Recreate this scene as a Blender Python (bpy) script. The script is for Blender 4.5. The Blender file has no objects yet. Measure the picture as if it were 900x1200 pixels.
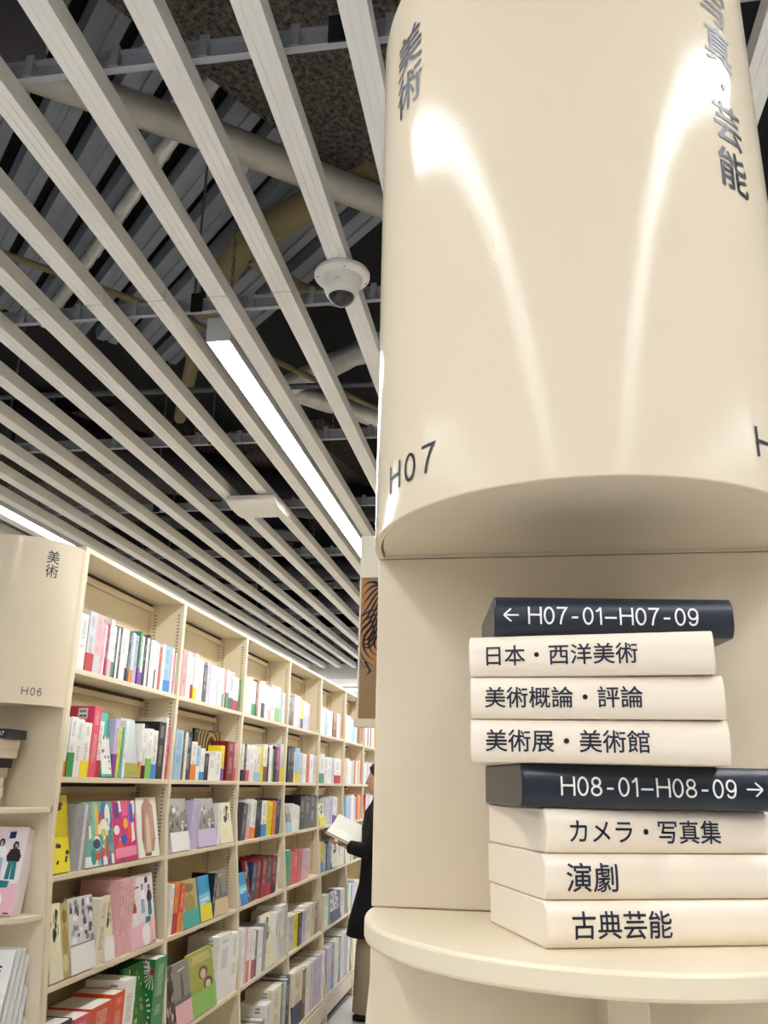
import bpy, bmesh, math, random, re
from mathutils import Vector, Matrix
random.seed(7)
SC = bpy.context.scene
COL = SC.collection
PI = math.pi
EYE = 1.51                                   # camera height above the floor; everything below is built relative to it

# ------------------------------------------------------------------ camera
PITCH, ROLL, YAW, FPX = 0.3088, 0.0196, 0.1619, 1004.95
_f = Vector((-math.sin(YAW)*math.cos(PITCH), math.cos(YAW)*math.cos(PITCH), math.sin(PITCH)))
_r = Vector((math.cos(YAW), math.sin(YAW), 0)); _u = _r.cross(_f)
CR = _r*math.cos(ROLL)+_u*math.sin(ROLL); CU = -_r*math.sin(ROLL)+_u*math.cos(ROLL); CF = _f
cam_d = bpy.data.cameras.new('camera'); cam = bpy.data.objects.new('camera', cam_d); COL.objects.link(cam)
cam.matrix_world = Matrix(((CR.x, CU.x, -CF.x, 0), (CR.y, CU.y, -CF.y, 0), (CR.z, CU.z, -CF.z, EYE), (0, 0, 0, 1)))
cam_d.sensor_fit = 'VERTICAL'; cam_d.sensor_height = 24; cam_d.lens = FPX/1200*24; cam_d.clip_start = .01
SC.camera = cam

# ------------------------------------------------------------------ world, exposure, tubes
W = bpy.data.worlds.new('world'); SC.world = W; W.use_nodes = True
W.node_tree.nodes['Background'].inputs[0].default_value = (.9, .95, 1, 1)
W.node_tree.nodes['Background'].inputs[1].default_value = .2
VS = SC.view_settings
VS.view_transform = 'Standard'; VS.look = 'None'; VS.gamma = 1; VS.use_curve_mapping = False
VS.exposure = 0.62
TUBE = 34.0                                  # radiance of the linear luminaires
LIGHT_ROWS = (-2.473, -.857, .909, 2.714)
LIGHT_SEGS = ((-4.4, -2.0), (-1.75, .9), (2.15, 5.6), (5.62, 9.3))

# ------------------------------------------------------------------ helpers
def at(px, py, Y):
    """point on the plane y=Y seen at a photo pixel (camera at the origin)"""
    d = CR*((px-450)/FPX)-CU*((py-600)/FPX)+CF
    return d*(Y/d.y)
def px_of(P):
    P = Vector(P); return 450+FPX*P.dot(CR)/P.dot(CF)
def lin(h):
    h = h.lstrip('#'); o = []
    for i in (0, 2, 4):
        c = int(h[i:i+2], 16)/255; o.append(c/12.92 if c < .04045 else ((c+.055)/1.055)**2.4)
    return (*o, 1)
class MB:
    def __init__(s): s.v = []; s.f = []; s.m = []; s.cur = 0; s.T = None
    def add(s, vs, fs):
        n = len(s.v)
        for v in vs:
            v = Vector(v); s.v.append(s.T @ v if s.T else v)
        for f in fs: s.f.append([i+n for i in f]); s.m.append(s.cur)
        return s
    def box(s, x0, x1, y0, y1, z0, z1):
        return s.add([(x0,y0,z0),(x1,y0,z0),(x1,y1,z0),(x0,y1,z0),(x0,y0,z1),(x1,y0,z1),(x1,y1,z1),(x0,y1,z1)],
              [(0,3,2,1),(4,5,6,7),(0,1,5,4),(1,2,6,5),(2,3,7,6),(3,0,4,7)])
    def prism(s, poly, a0, a1, ax='z'):
        """extrude a 2-D polygon (counter-clockwise) along an axis"""
        n = len(poly)
        def P(p, a): return {'z': (p[0], p[1], a), 'y': (p[0], a, p[1]), 'x': (a, p[0], p[1])}[ax]
        vs = [P(p, a0) for p in poly]+[P(p, a1) for p in poly]
        fs = [tuple(range(n))[::-1], tuple(range(n, 2*n))]+[(i, (i+1) % n, n+(i+1) % n, n+i) for i in range(n)]
        if ax == 'y': fs = [f[::-1] for f in fs]
        return s.add(vs, fs)
    def tube(s, pts, rad, seg=12, caps=True):
        pts = [Vector(p) for p in pts]; n = len(pts)
        rr = rad if isinstance(rad, (list, tuple)) else [rad]*n
        vs = []; u = None
        for i, p in enumerate(pts):
            t = (pts[min(i+1, n-1)]-pts[max(i-1, 0)]).normalized()
            if u is None:
                u = t.orthogonal().normalized()
            u = (u-t*u.dot(t)).normalized(); w = t.cross(u)
            for k in range(seg):
                a = 2*PI*k/seg; vs.append(p+(u*math.cos(a)+w*math.sin(a))*rr[i])
        fs = []
        for i in range(n-1):
            for k in range(seg):
                a = i*seg+k; b = i*seg+(k+1) % seg; fs.append((a, b, b+seg, a+seg))
        if caps: fs += [tuple(range(seg))[::-1], tuple(range((n-1)*seg, n*seg))]
        return s.add(vs, fs)
    def lathe(s, prof, c, seg=40):
        vs = []; n = len(prof)
        for r, z in prof:
            for k in range(seg):
                a = 2*PI*k/seg; vs.append((c[0]+r*math.cos(a), c[1]+r*math.sin(a), c[2]+z))
        fs = []
        for i in range(n-1):
            for k in range(seg):
                a = i*seg+k; b = i*seg+(k+1) % seg; fs.append((a, b, b+seg, a+seg))
        fs += [tuple(range(seg))[::-1], tuple(range((n-1)*seg, n*seg))]
        return s.add(vs, fs)
    def loft(s, rings):
        n = len(rings[0]); vs = [v for r in rings for v in r]; fs = []
        for i in range(len(rings)-1):
            for k in range(n):
                a = i*n+k; b = i*n+(k+1) % n; fs.append((a, b, b+n, a+n))
        fs += [tuple(range(n))[::-1], tuple(range((len(rings)-1)*n, len(rings)*n))]
        return s.add(vs, fs)
    def mesh(s, name, mats, smooth=False):
        me = bpy.data.meshes.new(name); me.from_pydata([tuple(v) for v in s.v], [], s.f)
        for m in (mats if isinstance(mats, (list, tuple)) else [mats]): me.materials.append(m)
        if any(s.m): me.polygons.foreach_set('material_index', s.m)
        if smooth: me.shade_smooth()
        bm = bmesh.new(); bm.from_mesh(me); bmesh.ops.recalc_face_normals(bm, faces=bm.faces); bm.to_mesh(me); bm.free()
        return me
    def build(s, name, mats, parent=None, loc=None, smooth=False, bevel=0, auto=None):
        return link(name, s.mesh(name, mats, smooth), parent, loc, bevel, auto)
def link(name, me, parent=None, loc=None, bevel=0, auto=None):
    o = bpy.data.objects.new(name, me); COL.objects.link(o)
    if parent: o.parent = parent
    if loc is not None: o.location = loc
    if auto: me.shade_smooth(); me.set_sharp_from_angle(angle=math.radians(auto))
    if bevel:
        b = o.modifiers.new('bevel', 'BEVEL'); b.width = bevel; b.segments = 2; b.limit_method = 'ANGLE'; b.angle_limit = math.radians(35)
    return o
def empty(name, loc=(0, 0, 0), rz=0):
    o = bpy.data.objects.new(name, None); COL.objects.link(o); o.location = loc; o.rotation_euler = (0, 0, rz); o.empty_display_size = .05
    return o
def tag(o, label, cat, group=None):
    o['label'] = label; o['category'] = cat
    if group: o['group'] = group
    return o
def struct(o): o['kind'] = 'structure'; return o

# ------------------------------------------------------------------ materials
def new_mat(name):
    m = bpy.data.materials.new(name); m.use_nodes = True
    nt = m.node_tree; return m, nt, nt.nodes['Principled BSDF']
def N(nt, t, **k):
    n = nt.nodes.new(t)
    for a, b in k.items():
        if a in n.inputs: n.inputs[a].default_value = b
        else: setattr(n, a, b)
    return n
def plain(name, col, rough=.5, metal=0, bump=0, bscale=200, var=0, vscale=6, coat=0, spec=.42):
    m, nt, b = new_mat(name); c = lin(col) if isinstance(col, str) else col
    b.inputs['Base Color'].default_value = c; b.inputs['Roughness'].default_value = rough; b.inputs['Metallic'].default_value = metal
    b.inputs['Specular IOR Level'].default_value = spec
    if coat: b.inputs['Coat Weight'].default_value = coat; b.inputs['Coat Roughness'].default_value = .12
    tc = N(nt, 'ShaderNodeTexCoord')
    if var:
        no = N(nt, 'ShaderNodeTexNoise', Scale=vscale, Detail=5.0); nt.links.new(tc.outputs['Object'], no.inputs['Vector'])
        mx = N(nt, 'ShaderNodeMix', data_type='RGBA'); nt.links.new(no.outputs['Fac'], mx.inputs[0])
        mx.inputs[6].default_value = tuple(max(0, x*(1-var)) for x in c[:3])+(1,); mx.inputs[7].default_value = tuple(min(1, x*(1+var)) for x in c[:3])+(1,)
        nt.links.new(mx.outputs[2], b.inputs['Base Color'])
    if bump:
        no = N(nt, 'ShaderNodeTexNoise', Scale=float(bscale), Detail=3.0); nt.links.new(tc.outputs['Object'], no.inputs['Vector'])
        bp = N(nt, 'ShaderNodeBump', Strength=bump, Distance=.002); nt.links.new(no.outputs['Fac'], bp.inputs['Height']); nt.links.new(bp.outputs[0], b.inputs['Normal'])
    return m
def emit(name, col, s):
    m, nt, b = new_mat(name); b.inputs['Base Color'].default_value = (.9, .9, .9, 1)
    b.inputs['Emission Color'].default_value = col; b.inputs['Emission Strength'].default_value = s; return m
M_LAM = plain('cream_laminate', '#E1D2B9', .11, bump=.06, bscale=460, var=.02, vscale=3, spec=.15)
M_SHELF = plain('shelf_laminate', '#E6D8BC', .32, bump=.04, bscale=500, var=.03, vscale=4)
M_BACK = plain('back_laminate', '#DCCBA8', .45, var=.04, vscale=3)
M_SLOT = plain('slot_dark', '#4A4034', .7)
M_SLOTL = plain('slot_brown', '#9C8C72', .7)
M_INK = plain('ink_navy', '#23263B', .35)
M_INKG = plain('ink_grey', '#3A3C46', .4)
M_WINK = plain('ink_white', '#F4F4F2', .4)
M_BLOCK = plain('cream_block', '#F0E2CF', .33, bump=.05, bscale=600, var=.015, vscale=8)
M_NAVY = plain('navy_block', '#1E2430', .3, bump=.05, bscale=600, var=.05, vscale=8)
M_SLAT = plain('slat_metal', '#F3F2F0', .5, .0, var=.07, vscale=5)
M_RAIL = plain('rail_metal', '#A2A6AE', .45, .1, var=.1, vscale=7)
M_ROD = plain('rod_metal', '#6E7074', .5, .6)
M_DECK = plain('deck_metal', '#8C929C', .5, .1, var=.25, vscale=9, bump=.3, bscale=30)
M_DARK = plain('dark_gap', '#15171A', .8)
M_CONC = plain('ceiling_concrete', '#17171B', .95, bump=1, bscale=40, var=.45, vscale=14)
M_FOIL = plain('foil', '#E2E2DE', .28, .6, bump=1, bscale=35, var=.2, vscale=20)
M_PIPE = plain('galvanised', '#C4C0B6', .35, .4, bump=.3, bscale=20, var=.25, vscale=12)
M_BEIGE = plain('beige_lagging', '#8F825E', .7, bump=.3, bscale=25, var=.12, vscale=10)
M_WRAP = plain('duct_wrap', '#5C5964', .5, .1, bump=1, bscale=16, var=.3, vscale=9)
M_WRAPD = plain('dark_duct_wrap', '#22222C', .45, .1, bump=1, bscale=18, var=.35, vscale=9)
M_WHITE = plain('white_plastic', '#EDEBE6', .3)
M_WALL = plain('wall_paint', '#E9E7E2', .8, var=.02)
M_FLOOR = plain('floor_vinyl', '#E2DEDA', .35, var=.05, vscale=2)
M_TUBE = emit('tube_light', (.95, .98, 1, 1), TUBE)
M_HOUSE = plain('light_housing', '#D5D6DA', .4)
M_PAGES = plain('book_pages', '#E9E4D8', .8, bump=.2, bscale=900)
M_STICK = plain('sticker_white', '#F6F5F2', .4)
M_BLACK = plain('black_ink', '#101014', .5)
# rough sprayed fireproofing
def fireproof():
    m, nt, b = new_mat('sprayed_fireproofing'); b.inputs['Roughness'].default_value = 1
    tc = N(nt, 'ShaderNodeTexCoord'); v = N(nt, 'ShaderNodeTexNoise', Scale=60.0, Detail=8.0, Roughness=.75); nt.links.new(tc.outputs['Object'], v.inputs['Vector'])
    r = N(nt, 'ShaderNodeValToRGB'); e = r.color_ramp.elements; e[0].position = .38; e[0].color = lin('#26221F'); e[1].position = .68; e[1].color = lin('#A0968A')
    nt.links.new(v.outputs['Fac'], r.inputs[0]); nt.links.new(r.outputs[0], b.inputs['Base Color'])
    bp = N(nt, 'ShaderNodeBump', Strength=1.0, Distance=.02); nt.links.new(v.outputs['Fac'], bp.inputs['Height']); nt.links.new(bp.outputs[0], b.inputs['Normal'])
    return m
M_FIRE = fireproof()
# printed covers: colour comes from the object's own colour, printed characters from noise cells on spine and face
def printed(name, face=False):
    m, nt, b = new_mat(name); b.inputs['Roughness'].default_value = .3
    L = nt.links.new
    oi = N(nt, 'ShaderNodeObjectInfo'); tc = N(nt, 'ShaderNodeTexCoord'); ge = N(nt, 'ShaderNodeSeparateXYZ'); L(tc.outputs['Generated'], ge.inputs[0])
    off = N(nt, 'ShaderNodeVectorMath', operation='ADD'); L(tc.outputs['Object'], off.inputs[0])
    rv = N(nt, 'ShaderNodeCombineXYZ'); 
    rm = N(nt, 'ShaderNodeMath', operation='MULTIPLY'); rm.inputs[1].default_value = 9; L(oi.outputs['Random'], rm.inputs[0])
    for i in range(3): L(rm.outputs[0], rv.inputs[i])
    L(rv.outputs[0], off.inputs[1])
    no = N(nt, 'ShaderNodeTexNoise', Scale=330.0, Detail=1.0); L(off.outputs[0], no.inputs['Vector'])
    th = N(nt, 'ShaderNodeMath', operation='GREATER_THAN'); th.inputs[1].default_value = .54; L(no.outputs['Fac'], th.inputs[0])
    def M(op, a, bb):
        n = N(nt, 'ShaderNodeMath', operation=op)
        for i, x in enumerate((a, bb)):
            if x is None: continue
            if isinstance(x, (int, float)): n.inputs[i].default_value = x
            else: L(x, n.inputs[i])
        return n.outputs[0]
    cy = M('LESS_THAN', M('ABSOLUTE', M('SUBTRACT', ge.outputs[1], .5), None), .24)
    lo = M('ADD', M('MULTIPLY', oi.outputs['Random'], .3), .18)
    zr = M('MULTIPLY', M('GREATER_THAN', ge.outputs[2], lo), M('LESS_THAN', ge.outputs[2], .93))
    fr = M('GREATER_THAN', ge.outputs[0], .985)
    # gaps between title and author
    gap = M('GREATER_THAN', M('FRACT', M('MULTIPLY', ge.outputs[2], M('ADD', oi.outputs['Random'], 1.6)), None), .22)
    k = M('MULTIPLY', M('MULTIPLY', M('MULTIPLY', th.outputs[0], cy), zr), M('MULTIPLY', fr, gap))
    bw = N(nt, 'ShaderNodeRGBToBW'); L(oi.outputs['Color'], bw.inputs[0])
    dk = M('GREATER_THAN', bw.outputs[0], .25)
    ink = N(nt, 'ShaderNodeMix', data_type='RGBA'); L(dk, ink.inputs[0]); ink.inputs[6].default_value = lin('#EFEFEA'); ink.inputs[7].default_value = lin('#2A2A33')
    mx = N(nt, 'ShaderNodeMix', data_type='RGBA'); L(M('MULTIPLY', k, .62), mx.inputs[0]); L(oi.outputs['Color'], mx.inputs[6]); L(ink.outputs[2], mx.inputs[7])
    L(mx.outputs[2], b.inputs['Base Color'])
    return m
M_COVER = printed('printed_cover')
M_BAND = plain('x', '#FFFFFF', .35)
def band_mat():
    m, nt, b = new_mat('paper_band'); b.inputs['Roughness'].default_value = .35
    oi = N(nt, 'ShaderNodeObjectInfo'); nt.links.new(oi.outputs['Color'], b.inputs['Base Color']); return m
M_BAND = band_mat()
PAL = {'w': '#F3F1EE', 'c': '#EFE6CC', 'k': '#17171B', 'g': '#9C9DA2', 'G': '#D3D5D8', 'd': '#4B4852', 'r': '#C8202F', 'R': '#8E1F28', 'p': '#F0B8BE', 'P': '#E8506E',
       'm': '#C2307A', 'o': '#F08A30', 'y': '#F4E02A', 'l': '#8CC35A', 'e': '#2E8F55', 't': '#4CB8A4', 'b': '#2E90E0', 'n': '#22345E', 's': '#A9CDEB', 'v': '#7A3AA0', 'V': '#CDBFE2',
       'u': '#8A5030', 'a': '#D9C29A', 'O': '#E24E26', 'q': '#E07A6A'}
CNAME = {'w': 'white', 'c': 'cream', 'k': 'black', 'g': 'grey', 'G': 'pale grey', 'd': 'charcoal', 'r': 'red', 'R': 'dark red', 'p': 'pale pink', 'P': 'hot pink', 'm': 'magenta', 'o': 'orange',
         'y': 'yellow', 'l': 'lime', 'e': 'green', 't': 'teal', 'b': 'bright blue', 'n': 'navy', 's': 'sky blue', 'v': 'purple', 'V': 'lavender', 'u': 'brown', 'a': 'tan', 'O': 'vermilion', 'q': 'salmon'}

# ------------------------------------------------------------------ lettering
_fc = bpy.data.curves.new('tmp_text', 'FONT'); _fo = bpy.data.objects.new('tmp_text', _fc); COL.objects.link(_fo)
def glyphs(text, bold=0.0, spacing=1.0):
    _fc.body = text; _fc.offset = 0; _fc.space_character = spacing; _fc.resolution_u = 3
    bpy.context.view_layer.update()
    me = bpy.data.meshes.new_from_object(_fo.evaluated_get(bpy.context.evaluated_depsgraph_get()))
    vs = [v.co.copy() for v in me.vertices]; fs = [tuple(p.vertices) for p in me.polygons]
    bpy.data.meshes.remove(me)
    x0 = min(v.x for v in vs); x1 = max(v.x for v in vs); y0 = min(v.y for v in vs); y1 = max(v.y for v in vs)
    return vs, fs, (x0, x1, y0, y1)
def subdiv_long(vs, fs, maxlen):
    bm = bmesh.new(); bv = [bm.verts.new(v) for v in vs]
    for f in fs:
        try: bm.faces.new([bv[i] for i in f])
        except ValueError: pass
    for _ in range(4):
        es = [e for e in bm.edges if e.calc_length() > maxlen]
        if not es: break
        bmesh.ops.subdivide_edges(bm, edges=es, cuts=1)
        bmesh.ops.triangulate(bm, faces=[f for f in bm.faces if len(f.verts) > 3])
    bm.verts.index_update()
    r = [v.co.copy() for v in bm.verts], [tuple(v.index for v in f.verts) for f in bm.faces]; bm.free(); return r
def letter_mesh(name, text, fn, mat, parent, bold=.008, spacing=1.0, sub=None):
    """fn(x, y) maps text units (origin at the lower-left of the ink) to 3-D"""
    vs, fs, (x0, x1, y0, y1) = glyphs(text, bold, spacing)
    vs = [Vector((v.x-x0, v.y-y0, 0)) for v in vs]
    if bold:
        n0 = len(vs); V0 = list(vs); F0 = list(fs)
        for q, (dx, dy) in enumerate(((1, 1), (1, -1), (-1, 1), (-1, -1), (1.3, 0), (-1.3, 0), (0, 1.3), (0, -1.3))):
            vs += [Vector((v.x+dx*bold, v.y+dy*bold, 0)) for v in V0]; fs += [tuple(i+n0*(q+1) for i in f) for f in F0]
    if sub: vs, fs = subdiv_long(vs, fs, sub)
    me = bpy.data.meshes.new(name); me.from_pydata([tuple(fn(v.x, v.y, x1-x0, y1-y0)) for v in vs], [], fs); me.materials.append(mat)
    return link(name, me, parent)

# latin capitals and figures drawn as strokes (plain grotesque)
def _ell(cx, cy, rx, ry, a0=0, a1=360, n=28): return [(cx+rx*math.cos(math.radians(a0+(a1-a0)*i/n)), cy+ry*math.sin(math.radians(a0+(a1-a0)*i/n))) for i in range(n+1)]
GL = {'H': (.80, [[(.05, 0), (.05, 1)], [(.75, 0), (.75, 1)], [(.05, .53), (.75, .53)]]),
      '0': (.64, [_ell(.32, .5, .265, .455)]), '7': (.62, [[(.03, .95), (.6, .95), (.44, .72), (.32, .45), (.25, .2), (.22, 0)]]),
      '1': (.36, [[(.04, .76), (.16, .82), (.27, .93), (.3, 1)], [(.31, 0), (.31, 1)]]),
      '8': (.64, [_ell(.32, .735, .22, .215), _ell(.32, .275, .265, .228)]),
      '9': (.64, [_ell(.32, .665, .255, .29), [(.575, .665), (.57, .42), (.52, .2), (.42, .075), (.3, .045), (.16, .09), (.08, .22)]]),
      '6': (.64, [_ell(.32, .335, .255, .29), [(.065, .335), (.07, .58), (.12, .8), (.22, .925), (.34, .955), (.48, .91), (.56, .78)]]),
      '-': (.38, [[(0, .40), (.38, .40)]]), '–': (.70, [[(0, .40), (.70, .40)]])}
def stroke_mesh(name, text, fn, mat, parent, gap=.12, wd=.112, hg=.27):
    vs = []; fs = []; x = 0; prev = None
    for ch in text:
        w, lines = GL[ch]
        if prev: x += hg if ('-' in (ch, prev)) else (.18 if '–' in (ch, prev) else gap)
        for ln in lines:
            P = []
            for a, b in zip(ln, ln[1:]):
                m = max(1, int(math.hypot(b[0]-a[0], b[1]-a[1])/.2))
                P += [(a[0]+(b[0]-a[0])*i/m, a[1]+(b[1]-a[1])*i/m) for i in range(m)]
            P.append(ln[-1]); n = len(P); closed = math.hypot(P[0][0]-P[-1][0], P[0][1]-P[-1][1]) < 1e-6; b0 = len(vs)
            for i, p in enumerate(P):
                q0 = P[i-1] if i else (P[-2] if closed else p); q1 = P[i+1] if i < n-1 else (P[1] if closed else p)
                d0 = Vector((p[0]-q0[0], p[1]-q0[1])); d1 = Vector((q1[0]-p[0], q1[1]-p[1]))
                d0 = d0.normalized() if d0.length > 1e-9 else d1.normalized(); d1 = d1.normalized() if d1.length > 1e-9 else d0
                t = (d0+d1).normalized(); k = wd/2/max(.5, t.dot(d0)); vs += [(x+p[0]-t.y*k, p[1]+t.x*k), (x+p[0]+t.y*k, p[1]-t.x*k)]
            for i in range(n-1): a = b0+2*i; fs.append((a, a+1, a+3, a+2))
        x += w; prev = ch
    me = bpy.data.meshes.new(name); me.from_pydata([tuple(fn(a, b, x, 1)) for a, b in vs], [], fs); me.materials.append(mat)
    return link(name, me, parent)

# ================================================================== the setting
floor = MB().box(-7, 7, -5.5, 15, -1.56, -1.51).build('floor', M_FLOOR); struct(floor)
for nm, bx in (('wall_left', (-7.1, -7, -5.5, 15)), ('wall_right', (7, 7.1, -5.5, 15)), ('wall_back', (-7, 7, -5.6, -5.5)), ('wall_far', (-7, 7, 15, 15.1))):
    struct(MB().box(*bx, -1.51, 2.75).build(nm, M_WALL))
ceiling = MB().box(-7, 7, -5.5, 15, 2.7, 2.8).build('ceiling', M_CONC); struct(ceiling)
# white plasterboard soffit where the slatted ceiling ends
soffit = MB().box(-7, 7, 9.55, 15, 1.13, 1.30).build('trim_1', M_WALL, bevel=.004); struct(soffit)

# --- slats
SL_Z0, SL_Z1, SL_W, SL_P, SL_X = 1.25, 1.295, .05, .1780, -.4513
def slat_mesh(L):
    w, h = SL_W, SL_Z1-SL_Z0; g = .0014
    p = [(0, 0), (w*.30, 0), (w*.31, g), (w*.34, g), (w*.35, 0), (w*.65, 0), (w*.66, g), (w*.69, g), (w*.70, 0), (w, 0), (w, h), (0, h)]
    return MB().prism(p, 0, L, 'y').mesh('slat', M_SLAT)
segs = ((-3.2, 1.93), (1.934, 5.6), (5.604, 9.5)); seg_me = [slat_mesh(b-a) for a, b in segs]
for k in range(-17, 22):
    x = SL_X+SL_P*k
    for (a, b), me in zip(segs, seg_me): link('slat', me, ceiling, (x, a, SL_Z0))
# --- carrier rails and hangers
RAIL_Y = (-2.6, -1.6, -.6, .3, 1.21, 2.08, 3.06, 3.9, 4.8, 5.7, 6.6, 7.5, 8.4, 9.3)
rp = [(-.008, 0), (.008, 0), (.008, .042), (-.008, .042), (-.008, .039), (.006, .039), (.006, .003), (-.008, .003)]
rail_me = MB().prism([(y, z) for y, z in rp], -3.6, 3.3, 'x').mesh('carrier_rail', M_RAIL)
clip_mb = MB().box(-.008, .008, -.010, .010, .0005, .050).mesh('rail_clip', M_RAIL)
br = MB(); br.box(-.017, .017, -.013, -.009, -.006, .055); br.box(-.017, .017, -.013, .02, .05, .055); br.box(.010, .026, -.014, -.009, .04, .085)
brk_me = br.mesh('hanger_bracket', M_DARK)
rod_me = MB().tube([(0, 0, 0), (0, 0, 1.42)], .004, 6).mesh('hanger_rod', M_ROD)
for i, y in enumerate(RAIL_Y):
    link('carrier_rail', rail_me, ceiling, (0, y, SL_Z1+.001))
    if 1 < y < 6:
        for k in range(-9, 5): link('rail_clip', clip_mb, ceiling, (SL_X+SL_P*k+SL_W+.02, y, SL_Z1+.004))
    if y > 0:
        for j in range(5):
            x = -3.05+.9*j+(.35 if i % 2 else .05)
            link('hanger_bracket', brk_me, ceiling, (x, y, SL_Z1+.004)); link('hanger_rod', rod_me, ceiling, (x, y-.03, SL_Z1+.05))
# --- metal deck under the slab, laid on the diagonal of the building grid
e1 = Vector((-.707, .707, 0)); e2 = Vector((.707, .707, 0))
dm = MB().prism([(-.048, 0), (-.012, 0), (-.008, .008), (.008, .008), (.012, 0), (.048, 0), (.060, .05), (-.060, .05)], -1.9, 1.35, 'y')
deck_me = dm.mesh('deck_panel', M_DECK)
for i in range(17):
    o = link('deck_panel', deck_me, ceiling); c = Vector((-1.5, 2.0, 0))+e2*(-1.3+i*.155)
    o.location = (c.x, c.y, 2.02+.01*(i % 3)); o.rotation_euler = (0, 0, PI/4)
deck_top = MB().box(-2.2, 3.0, -2.2, 2.2, 0, .03).build('deck_sheet', M_DARK, ceiling, (-1.4, 2.2, 2.13)); deck_top.rotation_euler = (0, 0, PI/4)
fb = MB().box(-1.6, 1.4, -.45, .45, 0, .5).build('fireproofed_beam', M_FIRE, ceiling, (-.40, 1.72, 1.93)); fb.rotation_euler = (0, 0, math.radians(58))
fb2 = MB().box(-3.4, 2.0, -.5, .5, 0, .5).build('fireproofed_beam', M_FIRE, ceiling, (-3.0, 5.6, 1.95)); fb2.rotation_euler = (0, 0, math.radians(-12))
fb3 = MB().box(-3.4, 3.0, -.25, .25, 0, .5).build('fireproofed_beam', M_FIRE, ceiling, (-1.6, 7.6, 1.95)); fb3.rotation_euler = (0, 0, math.radians(10))

def pipe(name, pts, r, mat, label, seg=14, wob=0, step=.06, couplings=()):
    P = []
    for a, b in zip(pts, pts[1:]):
        a = Vector(a); b = Vector(b); n = max(1, int((b-a).length/step)) if wob else 1
        for i in range(n): P.append(a.lerp(b, i/n))
    P.append(Vector(pts[-1]))
    rr = [r*(1+(wob*random.uniform(-1, 1) if wob else 0)) for _ in P]
    o = MB().tube(P, rr, seg).build(name, mat, auto=50)
    for t in couplings:
        a, b = Vector(pts[0]), Vector(pts[-1]); c = a.lerp(b, t); d = (b-a).normalized()*.02
        MB().tube([c-d, c+d], r*1.12, seg).build('coupling', mat, o, auto=40)
    return tag(o, label, 'duct' if r > .04 else 'pipe')
def bend(pts, n=6):
    """round the corners of a polyline"""
    P = [Vector(p) for p in pts]; out = [P[0]]
    for i in range(1, len(P)-1):
        a, b, c = P[i-1], P[i], P[i+1]; s = a.lerp(b, .75); e = b.lerp(c, .25)
        for k in range(n+1):
            t = k/n; out.append(s.lerp(b, t).lerp(b.lerp(e, t), t))
    return out+[P[-1]]
pipe('galvanised_pipe', [(-2.226, 1.016, 1.84), (-.871, 1.984, 1.84), (.484, 3.098, 1.84)], .049, M_PIPE, 'thick galvanised pipe crossing high above the slats at upper left', 20, 0, .1, (.3, .52, .8))
pipe('foil_pipe', [(-.55, 1.62, 1.98), (-2.1, 3.17, 1.98)], .026, M_FOIL, 'narrow crinkled foil pipe running diagonally below the metal deck', 10, .12, .03)
pipe('foil_duct', bend([(-.1, 3.15, 1.93), (-.6, 3.46, 1.93), (-1.18, 3.86, 1.93), (-.9, 4.12, 1.93), (-.3, 4.75, 1.93)]), .055, M_FOIL, 'shiny foil duct with a sharp elbow, right of the long ceiling light', 14, .1, .05)
pipe('conduit', [(-2.426, 1.866, 1.80), (-1.82, 2.39, 1.80), (-1.325, 2.911, 1.80), (-.933, 3.5, 1.80), (-.653, 3.92, 1.80)], .013, M_BEIGE, 'thin pale conduit crossing behind the slats at the left', 8)
pipe('lagged_pipe', [(-1.32, 3.1, 1.95), (-.98, 2.66, 1.95), (-.42, 2.3, 1.95)], .055, M_BEIGE, 'beige lagged pipe slanting up behind the slats above the light', 14)
pipe('lagged_pipe', [(-.98, 2.72, 1.93), (-.86, 2.98, 1.93), (-.72, 3.06, 1.93)], .035, M_BEIGE, 'short beige lagged branch pipe just left of the dome camera', 12)
pipe('lagged_pipe', [(-1.46, 3.4, 1.95), (-1.86, 4.2, 1.95)], .035, M_BEIGE, 'short upright-looking beige pipe left of the long ceiling light', 12)
pipe('wrapped_duct', [(-1.505, .99, 1.59), (-1.342, 1.29, 1.60), (-1.22, 1.393, 1.634), (-1.204, 1.43, 1.72)], .138, M_WRAP, 'grey wrapped duct end in the upper left corner of the ceiling', 20, .04)
pipe('flexible_duct', bend([(-3.8, 3.0, 1.9), (-2.75, 3.9, 1.86), (-2.0, 4.7, 1.84), (-1.3, 5.3, 1.8), (-.3, 5.5, 1.8)]), .13, M_WRAPD, 'large dark wrinkled flexible duct drooping above the slats', 20, .09, .07)
pipe('sprinkler_pipe', [(-3.2, 3.3, 1.7), (-.2, 3.42, 1.7)], .014, M_ROD, 'thin dark pipe running across above the second rail', 8)
pipe('round_duct', [(-3.6, 6.3, 1.75), (-1.9, 6.9, 1.75), (.4, 6.5, 1.75)], .12, M_WRAPD, 'dark round duct crossing far above the bookcases', 16, .06)
pipe('round_duct', [(-2.9, 8.9, 1.7), (-1.5, 7.9, 1.7), (.3, 8.6, 1.7)], .10, M_WRAP, 'grey bent duct near the far end of the slatted ceiling', 16, .05)
pipe('curved_cable', bend([(-.45, 4.9, 1.9), (-.6, 5.05, 1.6), (-.75, 4.7, 1.55), (-.9, 4.5, 1.95)]), .012, M_BEIGE, 'pale looped cable hanging beside the foil duct', 8)
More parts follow.
